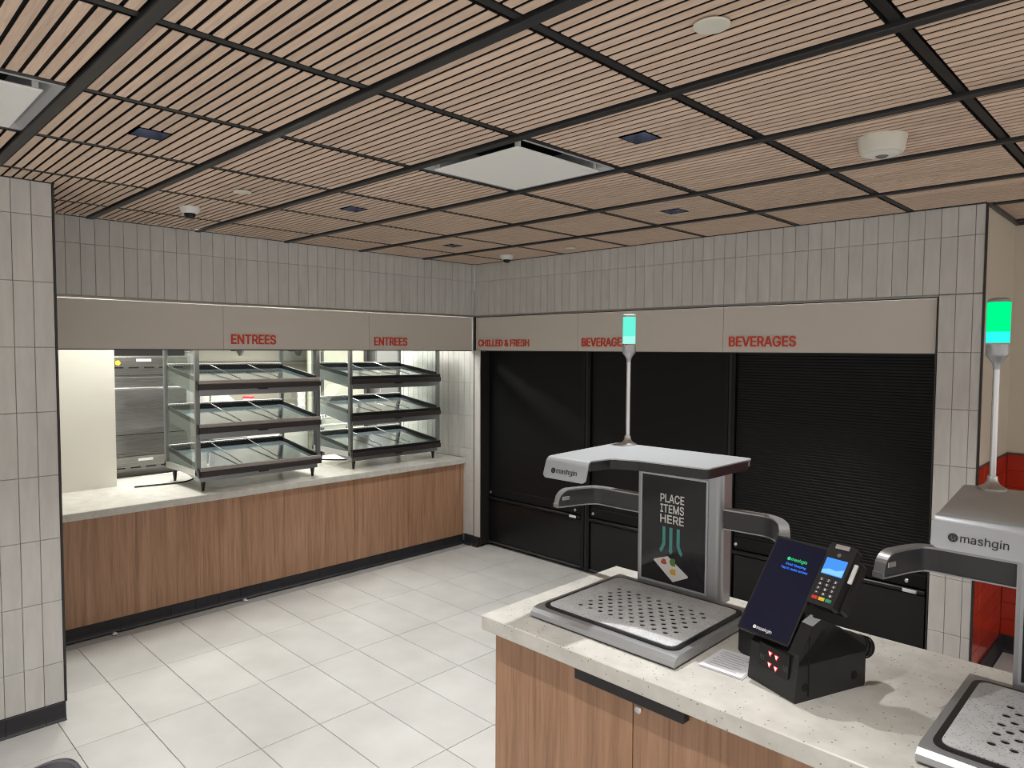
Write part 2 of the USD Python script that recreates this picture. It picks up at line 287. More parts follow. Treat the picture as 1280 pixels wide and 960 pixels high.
# cell (i,j): x from GX-j*G .. GX-(j-1)*G ; y from GY+i*G .. +G
holes = {}
DL = .0565
for (i, j) in downs: holes[(i, j)] = 'down'
holes[(2, 1)] = 'diff'; holes[(-1, 2)] = 'diff'
near, far, backs = [], [], {}
PLEN = G-.054
for i in range(-8, 8):
    for j in range(-10, 6):
        x0, y0 = GX-j*G+.022, GY+i*G+.027; x1, y1 = x0+G-.044, y0+PLEN
        if holes.get((i, j)) == 'diff': continue
        cx, cy = (x0+x1)/2, (y0+y1)/2
        X0, X1, Y0, Y1 = max(x0, .002), min(x1, 8.5), y0, min(y1, .74)
        if X1-X0 > .03 and Y1-Y0 > .02 and not (Y1 > .005 and X1 < 3.83) and not (X1 < .84 and Y0 < -3.4):
            ok = inview(cx, cy, CEIL, 420) and len([k for k in backs if k != 'far']) < 150
            lst = backs.setdefault((i, j) if ok else (99, 0), [])
            zz = (CEIL+.010, CEIL+.016)
            if holes.get((i, j)) == 'down': lst += [bx(X0, cx-DL, Y0, Y1, *zz), bx(cx+DL, X1, Y0, Y1, *zz), bx(cx-DL, cx+DL, Y0, cy-DL, *zz), bx(cx-DL, cx+DL, cy+DL, Y1, *zz)]
            else: lst.append(bx(X0, X1, Y0, Y1, *zz))
        for k in range(15):
            ya = y0+k*(PLEN-.0275)/14; yb = ya+.0275
            xa, xb = max(x0, .002), min(x1, 8.5)
            if xb-xa < .02: continue
            lim = .75 if xa > 3.82 else -.001
            if xa < 3.82 < xb and yb > 0: segs = [(3.83, xb)]; lim = .74
            else: segs = [(xa, xb)]
            if ya > lim or yb < -8.4: continue
            yb2 = min(yb, lim)
            if yb2-ya < .004: continue
            # left pier cuts the field
            out = []
            for (a, b) in segs:
                if ya < -3.376 and a < .834:
                    if b < .85: continue
                    a = .836
                out.append((a, b))
            for (a, b) in out:
                pcs = [(a, b)]
                if holes.get((i, j)) == 'down' and yb2 > cy-DL and ya < cy+DL: pcs = [(a, cx-DL), (cx+DL, b)]
                for (p, q) in pcs:
                    if q-p < .01: continue
                    mz = (p+q)/2
                    if any(inview(v, (ya+yb2)/2) for v in (p, mz, q)):
                        d = np.array([mz, (ya+yb2)/2, CEIL])-CAM; near.append(((q-p)*(yb2-ya)/max(d@fw, .3)**2.6, p, q, ya, yb2))
                    else: far.append((p, q, ya, yb2))
near.sort(reverse=True)
def slat(p, q, a, b): return bx(p, q, a, b, CEIL, CEIL+.0025)
def core(p, q, a, b): return bx(p, q, a, b, CEIL+.0025, CEIL+.010)
for _, p, q, a, b in near[:298]: obj('slat', cbx(p, q, a, b, CEIL, CEIL+.0025, .0006), 'slat_wood', ceil)
obj('slats', cat_([slat(*t[1:]) for t in near[298:]]+[slat(*t) for t in far]), 'slat_wood_far', ceil, kind='stuff')
obj('slat_cores', cat_([core(*t[1:]) for t in near]+[core(*t) for t in far]), 'felt_black', ceil, kind='stuff')
for n_, b_ in sorted(backs.items()): obj('panel_backing', cat_(b_), 'felt_black', ceil)
for i in range(-8, 8):
    y = GY+i*G
    if y > .7: continue
    xa = .002 if y > -3.37 else .836
    if y > 0: xa = 3.83
    obj('tee_bar', cbx(xa, 8.5, y-.017, y+.017, CEIL-.010, CEIL+.05, .002), 'tee_black', ceil)
for j in range(-9, 6):
    x = GX-j*G
    if x < .01 or x > 8.4: continue
    y0, y1 = -8.4, (.74 if x > 3.83 else -.001)
    if x < .85: y0 = -3.37
    obj('tee_bar', cbx(x-.013, x+.013, y0, y1, CEIL+.002, CEIL+.05, .002), 'tee_dark', ceil)
obj('edge_angle', cat_([bx(0, .016, -3.374, 0, CEIL-.003, CEIL), bx(0, 3.824, -.016, 0, CEIL-.003, CEIL), bx(.83, .845, -5.5, -3.374, CEIL-.003, CEIL)]), 'tee_black', ceil)

# ------------------------------------------------------------------ square downlights
def downlight(i, j, label, group):
    cx, cy = GX-j*G+G/2, GY+i*G+G/2
    if cx > 8 or cy < -8 or (cy > -.1 and cx < 3.8): return
    if cx < .85 and cy < -3.3: return
    t = thing('downlight', label, 'ceiling light', (cx, cy, CEIL-.002), group=group)
    a, w, h = DL-.002, .003, .095
    obj('housing', cat_([bx(-a, a, -a, -a+w, 0, h), bx(-a, a, a-w, a, 0, h), bx(-a, -a+w, -a, a, 0, h), bx(a-w, a, -a, a, 0, h), bx(-a, a, -a, a, h, h+.004)]), 'baffle', t)
    obj('lens', cyl(.036, h-.006, h-.002, n=24), 'label_white', t)
    L = UsdLux.DiskLight.Define(stage, str(t.GetPath())+'/lamp'); L.AddTranslateOp().Set(Gf.Vec3d(0, 0, h-.010))
    L.CreateRadiusAttr(.020); L.CreateIntensityAttr(DOWNLIGHT/(PI*.020**2)/PI*.5); L.CreateColorAttr(Gf.Vec3f(1.0, .992, .97)); L.CreateNormalizeAttr(False)
DLAB = {(0, 2): 'square recessed ceiling downlight over the near left pier', (2, 0): 'square recessed downlight right of the white air diffuser, above the first scanner',
        (2, 3): 'square recessed downlight left of the white air diffuser, before the serving hatch', (4, 1): 'square recessed downlight in front of the right beverage shutter',
        (4, 4): 'small square recessed downlight nearest the corner of the two tiled walls'}
for (i, j) in sorted(downs):
    if (i, j) in DLAB: downlight(i, j, DLAB[(i, j)], 'square recessed downlights')
for (i, j) in sorted(downs):
    if (i, j) not in DLAB: downlight(i, j, 'square recessed downlight of the ceiling outside the photo', 'downlights outside the photo')

# ------------------------------------------------------------------ plaque air diffusers
def diffuser(i, j, label):
    cx, cy = GX-j*G+G/2, GY+i*G+G/2
    t = thing('air_diffuser', label, 'air vent', (cx, cy, CEIL), group='square white air diffusers')
    o, n, h = G/2-.020, .20, .085
    def ring(a, b, z0, z1):
        P = [(-a, -a, z0), (a, -a, z0), (a, a, z0), (-a, a, z0), (-b, -b, z1), (b, -b, z1), (b, b, z1), (-b, b, z1)]
        F = []
        for k in range(4):
            l = (k+1) % 4; F += [(k, k+4, l+4), (k, l+4, l)]
        return trimesh.Trimesh(P, F, process=False)
    pan = cat_([ring(o, o-.02, 0, .012), ring(o-.02, n, .012, h), ring(o+.004, o, .004, 0)])
    obj('pan', pan, 'duct_grey', t)
    obj('duct_collar', bx(-n, n, -n, n, h, h+.004), 'dark_void', t)
    obj('plaque', cbx(-.243, .243, -.243, .243, -.011, -.004, .003), 'diffuser_white', t)
    for sx in (-1, 1):
        for sy in (-1, 1):
            obj('bracket', bx(sx*.225-.008, sx*.225+.008, sy*.225-.008, sy*.225+.008, -.004, .05), 'white_plastic', t)
diffuser(2, 1, 'large square white air diffuser in the middle of the ceiling')
diffuser(-1, 2, 'square white air diffuser cut off at the left edge of the photo')

# small ceiling fittings
def disc(x, y, label):
    t = thing('sprinkler_cover', label, 'sprinkler', (x, y, CEIL), group='round white sprinkler covers')
    obj('cover_plate', lathe([(0, -.008), (.040, -.008), (.042, -.006), (.042, -.004), (0, -.004)]), 'cream_plastic', t, smooth=30)
    obj('stem', cyl(.012, -.004, .01, n=16), 'cream_plastic', t)
disc(3.79, -2.714, 'round flat white sprinkler cover near the top right of the ceiling')
disc(1.327, -2.709, 'round flat white sprinkler cover beside the left dome camera')
disc(1.308, -.245, 'round flat white sprinkler cover close to the back wall tiles')
def dome_cam(x, y, label):
    t = thing('dome_camera', label, 'security camera', (x, y, CEIL), group='white dome cameras')
    obj('housing', lathe([(0, -.034), (.034, -.034), (.042, -.030), (.052, -.012), (.054, 0), (0, 0)]), 'white_plastic', t, smooth=40)
    obj('dome', lathe([(0, -.060), (.012, -.058), (.022, -.052), (.028, -.043), (.030, -.034), (0, -.034)]), 'panel_black', t, smooth=True)
dome_cam(.735, -2.73, 'white dome security camera above the left end of the serving hatch')
dome_cam(.645, -.24, 'white dome security camera near the corner of the two tiled walls')
t = thing('occupancy_sensor', 'thick round white ceiling sensor above the right end of the beverage bay', 'sensor', (3.795, -1.52, CEIL))
obj('body', lathe([(0, -.060), (.056, -.060), (.067, -.056), (.073, -.046), (.079, -.004), (.079, 0), (0, 0)], 48), 'cream_plastic', t, smooth=35)
obj('face', lathe([(0, -.066), (.044, -.065), (.056, -.060), (0, -.059)], 40), 'white_plastic', t, smooth=40)
obj('lens', lathe([(0, -.072), (.012, -.071), (.022, -.065), (0, -.064)]), 'alu_dark', t, smooth=True)

# ------------------------------------------------------------------ sign fascias
def fascia(kind, u0, u1, label, txt=None, tu=None, tw=None, cap=.062, tz=1.803):
    T = WA(-.014) if kind == 'a' else WB(.014)
    t = thing('fascia_sign', label, 'sign', (0, 0, 0), group='fascia panels over the openings')
    obj('board', tf(bx(u0+.0015, u1-.0015, FB, FT-.004, -.03, 0), T), 'fascia', t)
    obj('bottom_edge', tf(bx(u0+.0015, u1-.0015, FB-.006, FB, -.03, .001), T), 'trim_black', t)
    if txt:
        obj('lettering', tf(tf(text(txt, cap, tw, True, .006), mat4((1, 0, 0), (0, 1, 0), (0, 0, 1), (tu, tz, 0))), T), 'letter_red', t, label=f'red capital letters {txt}')
fascia('a', -3.372, -2.242, 'long blank beige fascia panel at the left end over the hatch')
fascia('a', -2.242, -1.100, 'beige fascia panel with ENTREES lettering over the left display case', 'ENTREES', -2.191, .318)
fascia('a', -1.100, -.016, 'beige fascia panel with ENTREES lettering next to the corner', 'ENTREES', -1.052, .320)
fascia('b', .004, 1.177, 'beige fascia panel reading CHILLED & FRESH', 'CHILLED & FRESH', .043, .615, .056)
fascia('b', 1.177, 2.395, 'beige fascia panel with BEVERAGES half behind the scanner pole', 'BEVERAGES', 1.217, .424)
fascia('b', 2.395, 3.619, 'beige fascia panel with BEVERAGES at the right end', 'BEVERAGES', 2.438, .437)
obj('trim_1', bx(3.620, 3.626, -.001, .12, .09, FT+.003), 'trim_black', kind='structure')
obj('trim_2', bx(-.016, .004, -.002, .03, FB, FT), 'trim_black', kind='structure')

# ------------------------------------------------------------------ black beverage cases with night shutters
YC = .12
obj('wall_bay_lining', cat_([bx(.0, 3.624, .60, .66, .0, FT), bx(0, 3.62, .05, .6, FB+.06, FT-.01)]), 'dark_void', kind='structure')
def bev_case(x0, x1, label, ribbed, locks, tag_x):
    t = thing('beverage_case', label, 'refrigerated case', (x0, YC, 0), group='black shuttered beverage cases')
    w = x1-x0
    obj('cabinet', cat_([bx(-.028, 0, -.012, .40, .03, 1.80), bx(w, w+.028, -.012, .40, .03, 1.80), bx(-.028, w+.028, .38, .42, .03, 1.80)]), 'case_black', t)
    obj('plinth', bx(-.02, w+.02, .055, .40, 0, .05), 'black_plastic', t)
    obj('lower_panel', cbx(.006, w-.006, 0, .03, .045, .418, .004), 'panel_black', t)
    obj('bottom_rail', bx(0, w, -.004, .03, .026, .042), 'dark_grey', t)
    obj('ledge', cbx(.002, w-.002, -.022, .04, .424, .450, .006), 'panel_black', t)
    # roller shutter
    if ribbed:
        n = 74; z0, z1 = .462, 1.80; pz = (z1-z0)/n
        pr = [(.03, z0)]
        for k in range(n):
            z = z0+k*pz; pr += [(.0105, z+.0015), (.008, z+pz*.3), (.008, z+pz*.7), (.0105, z+pz-.0015)]
        pr += [(.03, z1)]
        m = extr(Polygon(pr).buffer(0), w-.008)
        m = tf(m, mat4((0, 1, 0), (0, 0, 1), (1, 0, 0), (.004, 0, 0)))
        obj('shutter', m, 'shutter_black', t, kind='stuff')
    else: obj('shutter', bx(.004, w-.004, .010, .03, .462, 1.80), 'shutter_black', t)
    obj('shutter_rail', cbx(.004, w-.004, .0, .03, .455, .530, .003), 'shutter_black', t)
    for lx in locks:
        obj('lock', tf(lathe([(0, .009), (.009, .008), (.012, .005), (.012, 0), (0, 0)], 20), mat4((1, 0, 0), (0, 0, 1), (0, -1, 0), (lx-x0, 0, .486))), 'alu', t, label='round metal shutter lock', smooth=30)
    if tag_x: obj('tag', cbx(tag_x-x0-.036, tag_x-x0+.036, -.026, -.022, .427, .447, .002), 'label_white', t, label='small white label on the ledge')
bev_case(.068, 1.150, 'black shuttered chilled case beside the room corner, under CHILLED & FRESH', False, (.095, 1.080), 1.072)
bev_case(1.230, 2.362, 'black shuttered beverage case in the middle, behind the first scanner', False, (1.263,), None)
bev_case(2.440, 3.592, 'black beverage case with ribbed roller shutter beside the right tiled pier', True, (2.462, 3.490), 3.510)
obj('trim_3', cat_([bx(1.176, 1.204, YC-.004, YC+.2, .02, 1.80), bx(2.388, 2.414, YC-.004, YC+.2, .02, 1.80), bx(.02, .044, YC-.004, YC+.2, .02, 1.8)]), 'trim_black', kind='structure')

# ------------------------------------------------------------------ serving counter in the hatch
CT = .787
sc = thing('serving_counter', 'long wood fronted serving counter under the hatch', 'counter', (0, 0, 0))
obj('front_panel', bx(-.165, -.137, -3.374, -.006, .085, .738), 'walnut', sc)
obj('carcass', bx(-1.05, -.165, -3.374, -.006, .0, .738), 'white_wall', sc)
ctop = obj('serving_worktop', cbx(-1.13, -.112, -3.374, .004, .738, CT, .004), 'terrazzo', label='long off-white stone worktop of the serving hatch', cat='worktop')

# ------------------------------------------------------------------ kitchen behind
obj('wall_kitchen_back', bx(-3.3, -3.2, -5, 4.2, 0, 2.7), 'white_wall', kind='structure')
obj('wall_kitchen_left', bx(-3.3, -.05, -4.7, -4.6, 0, 2.7), 'white_wall', kind='structure')
obj('wall_kitchen_right', bx(-3.3, -.05, 4.1, 4.2, 0, 2.7), 'white_wall', kind='structure')
obj('ceiling_kitchen', bx(-3.3, -.12, -4.7, 4.2, 2.62, 2.7), 'white_wall', kind='structure')
obj('floor_kitchen', bx(-3.3, -.36, -4.7, 4.2, -.05, .005), 'floor_grout', kind='structure')
obj('wall_kitchen_stub', bx(-.95, -.83, -3.9, -2.672, CT, 2.62), 'white_wall', kind='structure')
obj('wall_kitchen_pier', bx(-1.05, -.11, .10, 4.1, 0, 2.62), 'white_wall', kind='structure')
for k, (x, y) in enumerate(((-.62, -2.6), (-.62, -1.2), (-1.75, -2.4), (-1.75, -.7), (-1.75, 1.2))):
    lab = 'white ceiling light inside the kitchen, hidden above the sign fascia'
    t = thing('kitchen_light', lab, 'ceiling light', (x, y, 2.615), group='kitchen ceiling lights hidden above the fascia')
    obj('tray', bx(-.31, .31, -.31, .31, -.012, .004), 'white_plastic', t)
    L = UsdLux.RectLight.Define(stage, str(t.GetPath())+'/lamp'); L.AddTranslateOp().Set(Gf.Vec3d(0, 0, -.016))
    L.CreateWidthAttr(.56); L.CreateHeightAttr(.56); L.CreateIntensityAttr(KITCHEN/(.56*.56)/PI*.5*(.5 if x > -1 else 1)); L.CreateColorAttr(Gf.Vec3f(1.0, .985, .92)); L.CreateNormalizeAttr(False)

obj('trim_4', bx(-3.2, -3.18, -2.1, 2.0, .90, 1.63), 'backsplash', kind='structure')
# stacked stainless ovens
OX = -1.32
ov = thing('double_oven', 'tall stack of two stainless steel ovens behind the hatch', 'oven', (OX, -2.36, 0))
obj('body', cat_([bx(-.72, -.02, -.36, .37, .02, 1.71), bx(-.70, -.04, -.30, .31, 0, .02)]), 'brushed', ov)
for z0, z1 in ((.93, 1.71), (.12, .925)):
    h = z1-z0
    obj('control_panel', cbx(-.02, .004, -.36, .37, z1-.155, z1-.006, .004), 'brushed', ov)
    for k in range(6):
        y = -.30+k*.112
        obj('vent_slot', bx(.003, .0055, y, y+.075, z1-.098, z1-.088), 'dark_void', ov)
    obj('badge', bx(.003, .0055, -.02, .09, z1-.045, z1-.025), 'label_white', ov, label='small white badge')
    d = obj('oven_door', cbx(-.02, .012, -.35, .36, z0+.01, z1-.165, .006), 'brushed', ov)
    obj('handle', tube([(.012, -.30, z1-.255), (.045, -.30, z1-.255), (.045, .30, z1-.255), (.012, .30, z1-.255)], .011, 10), 'steel', d, smooth=True)
    obj('seam', bx(.012, .0135, -.35, .36, z0+.16, z0+.166), 'dark_void', d)
obj('top_gap', bx(-.7, -.03, -.35, .36, 1.71, 1.78), 'black_plastic', ov)
obj('warning_tag', cat_([tf(cyl(.022, 0, .002, n=5), mat4((0, 1, 0), (0, 0, 1), (1, 0, 0), (OX+.016, -2.515, 1.655)))]), 'yellow', label='small yellow tag beside the white partition on the upper oven', cat='tag')
# tall stainless cabinet right of the ovens
tc = thing('steel_cabinet', 'narrow stainless cabinet edge between the ovens and the cream wall', 'cabinet', (-1.66, -1.965, 0))
obj('body', bx(-.5, 0, .0, .16, .02, 1.74), 'brushed', tc); obj('door', bx(0, .012, .005, .155, .06, 1.72), 'steel', tc); obj('toe_kick', bx(-.48, -.02, .01, .15, 0, .02), 'black_plastic', tc)
# shelf on brackets
sh = thing('wall_shelf', 'steel wall shelf on brackets high behind the left display case', 'shelf', (-3.2, 0, 0))
obj('board', cbx(0, .34, -1.9, .55, 1.76, 1.785, .003), 'steel', sh)
for y in (-1.30, -.80, -.1): obj('bracket', cat_([bx(0, .12, y-.012, y+.012, 1.74, 1.76), hull([(.12, y-.012, 1.76), (.12, y+.012, 1.76), (.30, y-.012, 1.76), (.30, y+.012, 1.76), (.2, y-.012, 1.69), (.2, y+.012, 1.69), (.24, y-.012, 1.69), (.24, y+.012, 1.69)])]), 'alu_dark', sh)
# prep table on the far side
pt = thing('prep_table', 'steel prep table along the kitchen back wall', 'table', (-2.05, -1.0, 0))
obj('tabletop', cbx(-.70, 0, -.62, 1.05, .93, .96, .004), 'steel', pt)
for x in (-.66, -.04):
    for y in (-.58, 1.0): obj('leg', cyl(.018, 0, .93, x, y, 12), 'steel', pt)
obj('undershelf', bx(-.66, -.04, -.58, 1.0, .28, .30), 'steel', pt)
cp = thing('storage_box', 'beige box on the prep table', 'box', (-2.12, -1.0, .96)); obj('body', cbx(-.30, .18, -.42, .28, 0, .235, .006), 'backsplash', cp); obj('lid', cbx(-.31, .19, -.43, .29, .235, .25, .004), 'backsplash', cp)
cup = thing('deli_tub', 'white tub with red lid seen between the upper two case shelves', 'tub', (-2.05, -1.14, 1.21))
obj('body', lathe([(0, 0), (.042, 0), (.052, .075), (0, .075)], 28), 'cup_white', cup, smooth=30); obj('lid', lathe([(0, .094), (.05, .094), (.055, .088), (.055, .072), (0, .072)], 28), 'lid_red', cup, smooth=30)
st = thing('cup_stack', 'stack of white paper cups seen through the left display case', 'cups', (-2.0, -.60, .96))
for k in range(5): obj('cup', lathe([(0, .07*k), (.032, .07*k), (.042, .07*k+.085), (.044, .07*k+.088), (0, .07*k+.088)], 24), 'cup_white', st, smooth=30)
# coated equipment hood behind the left case
kt = thing('white_hopper', 'white hopper with a chrome hoop behind the left display case', 'hopper', (-1.40, -1.78, .0))
obj('body', hull([(-.2, -.02, 1.0), (.1, -.02, 1.0), (-.2, .3, 1.0), (.1, .3, 1.0), (-.2, .0, 1.42), (.06, .0, 1.42), (-.2, .08, 1.42), (.06, .08, 1.42), (-.2, .30, 1.22), (.08, .30, 1.22)]), 'cup_white', kt)
obj('hoop', tube(curve([(.11, -.05, .96), (.11, -.04, 1.36), (.09, .0, 1.43), (.07, .05, 1.44)]), .009), 'chrome', kt, smooth=True)
obj('stand', bx(-.2, .1, 0, .28, 0, 1.0), 'steel', kt)
# white partition with dark mullions
pw = thing('kitchen_partition', 'cream panelled partition with dark posts behind the right display case', 'partition', (-2.75, 0, 0))
for y0, y1 in ((-.10, .06), (.09, .66), (.68, .70)):
    obj('panel', bx(-.03, 0, y0, y1, .02, 2.4), 'partition_cream', pw)
for y in (.06, .655): obj('post', bx(-.04, .012, y, y+.035, 0, 2.4), 'dark_grey', pw)
gd = thing('steel_fridge', 'grey steel refrigerator behind the right display case', 'refrigerator', (-2.60, .73, 0))
obj('body', cbx(-.5, 0, 0, .345, .06, 2.0, .006), 'alu_dark', gd); obj('door', cbx(0, .02, .006, .339, .10, 1.95, .005), 'skirt_grey', gd); obj('handle', tube([(.02, .03, 1.0), (.05, .03, 1.0), (.05, .03, 1.35), (.02, .03, 1.35)], .008), 'steel', gd, smooth=True)
obj('base', bx(-.48, -.02, .01, .335, 0, .06), 'black_plastic', gd)
ol = thing('outlet_strip', 'white power outlet strip on the kitchen partition', 'outlet', (-2.75, .03, .955))
obj('plate', cbx(0, .014, -.08, .16, 0, .045, .004), 'label_white', ol)
for k in range(3): obj('socket', bx(.0135, .016, .0+.035*k, .02+.035*k, .012, .032), 'ink', ol)

# ------------------------------------------------------------------ hot display cases
def display_case(ox, oy, label, lip='alu_dark'):
    t = thing('display_case', label, 'display case', (ox, oy, CT), group='three-tier display cases on the serving counter')
    W, D = .94, .62                                        # along y, along -x ; origin = front left bottom corner; front faces +x
    def B(x0, x1, y0, y1, z0, z1, c=.002): return cbx(-x1, -x0, y0, y1, z0-CT, z1-CT, c)   # x measured backwards from the front
    p = .029; TOP = 1.80
    # legs
    for lx in (.05, D-.05):
        for ly in (.055, W-.05):
            m = lathe([(0, 0), (.009, 0), (.019, .088), (.022, .10), (.022, .108), (0, .108)], 20); m.apply_translation((-lx, ly, 0)); obj('leg', m, 'black_plastic', t, label='tapered black leg', smooth=35)
    for px in (.012, D-p):
        for py in (0, W-p): obj('post', B(px, px+p, py, py+p, .895, TOP), 'post_grey', t)
    for px in (0, D-p): obj('top_rail', B(px, px+p, 0, W, TOP-.035, TOP), 'alu_dark', t)
    obj('top', B(0, D, 0, W, TOP, TOP+.012), 'steel', t)
    for py in (0, W-.02): obj('bottom_rail', B(.01, D, py, py+.02, .893, .935), 'alu', t)
    for py in (.008, W-.013): obj('side_glass', cbx(-D+.03, -.04, py, py+.005, .93-CT, TOP-.02-CT, .001), 'pane', t, label='clear glass side pane')
    fx, rx = .012, D-.03
    for (zf, zr_) in ((1.552, 1.655), (1.252, 1.358), (.952, 1.055)):
        zs_f, zs_r = zf-.012, zr_-.040           # tray surface front and rear
        sl = (zs_r-zs_f)/(rx-fx)
        def P(x, y, dz): return (-x, y, zs_f+sl*(x-fx)+dz-CT)
        a, b = .022, W-.022
        bot = -.088
        shl = obj('shelf', hull([P(x, y, dz) for x in (fx+.01, rx) for y in (a, b) for dz in (-.004, bot)]), 'skirt_grey', t, label='tilted heated shelf')
        obj('shelf_top', hull([P(x, y, dz) for x in (fx+.008, rx-.012) for y in (a+.02, b-.02) for dz in (-.004, .0)]), 'shelf_glass', shl)
        for yy in ((a, a+.008), (b-.008, b)): obj('side_fence', hull([P(x, y, dz) for x in (fx+.01, rx) for y in yy for dz in (-.004, .026)]), 'black_plastic', shl)
        obj('rear_fence', hull([P(x, y, dz) for x in (rx-.006, rx) for y in (a, b) for dz in (-.004, .036)]), 'black_plastic', shl)
        n = 44; dy = (b-a)/n
        obj('rear_tag_rail', cat_([hull([P(x, y, dz) for x in (rx-.010, rx+.004) for y in (a, b) for dz in (.036, .041)])]+[hull([P(x, y, dz) for x in (rx-.010, rx-.006) for y in (a+dy*k, a+dy*(k+.6)) for dz in (.030, .036)]) for k in range(n)]), 'label_white', shl, kind='stuff')
        for f in (.335, .665):
            y = a+(b-a)*f
            q = [P(rx-.008, y, .034), P(rx-.05, y, .033), P(fx+.03, y, .014), P(fx+.02, y, .002)]
            obj('divider_rod', tube(q, .0045, 8), 'chrome', shl, smooth=True)
        z = zf-CT
        obj('front_lip', cbx(-.014, .004, .012, W-.004, z-.026, z, .003), lip, shl)
        obj('tag_strip', cbx(-.012, .010, .014, W-.002, z-.064, z-.026, .003), 'tag_strip', shl)
        obj('front_band', cbx(-.022, -.002, .018, W-.018, z-.106, z-.064, .002), 'skirt_grey', shl) if zf > 1 else None
        obj('strip_end', cbx(-.016, .012, .006, .014, z-.068, z-.002, .002), 'black_plastic', shl)
        obj('clip', cbx(.0, .013, W*.5-.035, W*.5+.035, z-.072, z-.058, .002), 'black_plastic', shl)
    return t
display_case(-.205, -2.352, 'stainless three-tier glass display case left, over which ENTREES starts', 'lip_grey')
display_case(-.262, -1.112, 'stainless three-tier glass display case right, beside the tiled jamb', 'black_plastic')
cd = tube(curve([(-.74, -2.06, CT+.07), (-.66, -2.17, CT+.035), (-.62, -2.28, CT+.012), (-.66, -2.42, CT+.006), (-.69, -2.60, CT+.006)]), .006)
obj('power_cord', cd, 'black_rubber', label='black cord lying on the worktop left of the left display case', cat='cord', smooth=True)
cd = tube(curve([(-.78, -1.32, CT+.10), (-.70, -1.22, CT+.06), (-.66, -1.10, CT+.04), (-.68, -.95, CT+.02), (-.72, -.80, CT+.006)]), .006)
obj('power_cord', cd, 'black_rubber', label='black cord looping down between the two display cases', cat='cord', smooth=True)
cd = tube(curve([(-.70, -.42, CT+.006), (-.62, -.30, CT+.02), (-.66, -.18, CT+.008), (-.75, -.10, CT+.02), (-.62, -.06, CT+.008), (-.56, -.12, CT+.025), (-.62, -.2, CT+.03)]), .007)
obj('loose_cable', cd, 'beige_cord', label='loose beige cable heaped behind the right display case', cat='cable', smooth=True)

# ------------------------------------------------------------------ checkout island
IZ = .915
isl = thing('checkout_island', 'wood fronted checkout island with black finger pulls', 'counter', (3.0, -2.66, 0))
LN = 2.6
obj('carcass', bx(.02, LN, .03, .69, .10, .866), 'walnut', isl)
obj('plinth', bx(.06, LN, .08, .66, 0, .10), 'black_plastic', isl)
dx = [.018, .557, 1.105, 1.66, 2.2]
for a, b in zip(dx[:-1], dx[1:]):
    d = obj('cabinet_door', cbx(a+.0015, b-.0015, .010, .03, .11, .864, .001), 'walnut', isl)
    if a > .5 and a < .6: obj('lock', tf(lathe([(0, .011), (.008, .0105), (.0115, .008), (.0115, 0), (0, 0)], 24), mat4((1, 0, 0), (0, 0, 1), (0, -1, 0), (a+.020, .010, .806))), 'chrome', d, label='round chrome cam lock', smooth=30)
for a, b in ((.373, .728), (1.50, 1.85)):
    obj('finger_pull', cat_([cbx(a, b, -.018, .012, .830, .866, .002), ]), 'black_plastic', isl, label='black recessed finger pull')
obj('island_worktop', cbx(2.993, 5.6, -2.690, -1.957, .866, IZ, .003), 'terrazzo', label='off-white speckled stone worktop of the checkout island', cat='worktop')

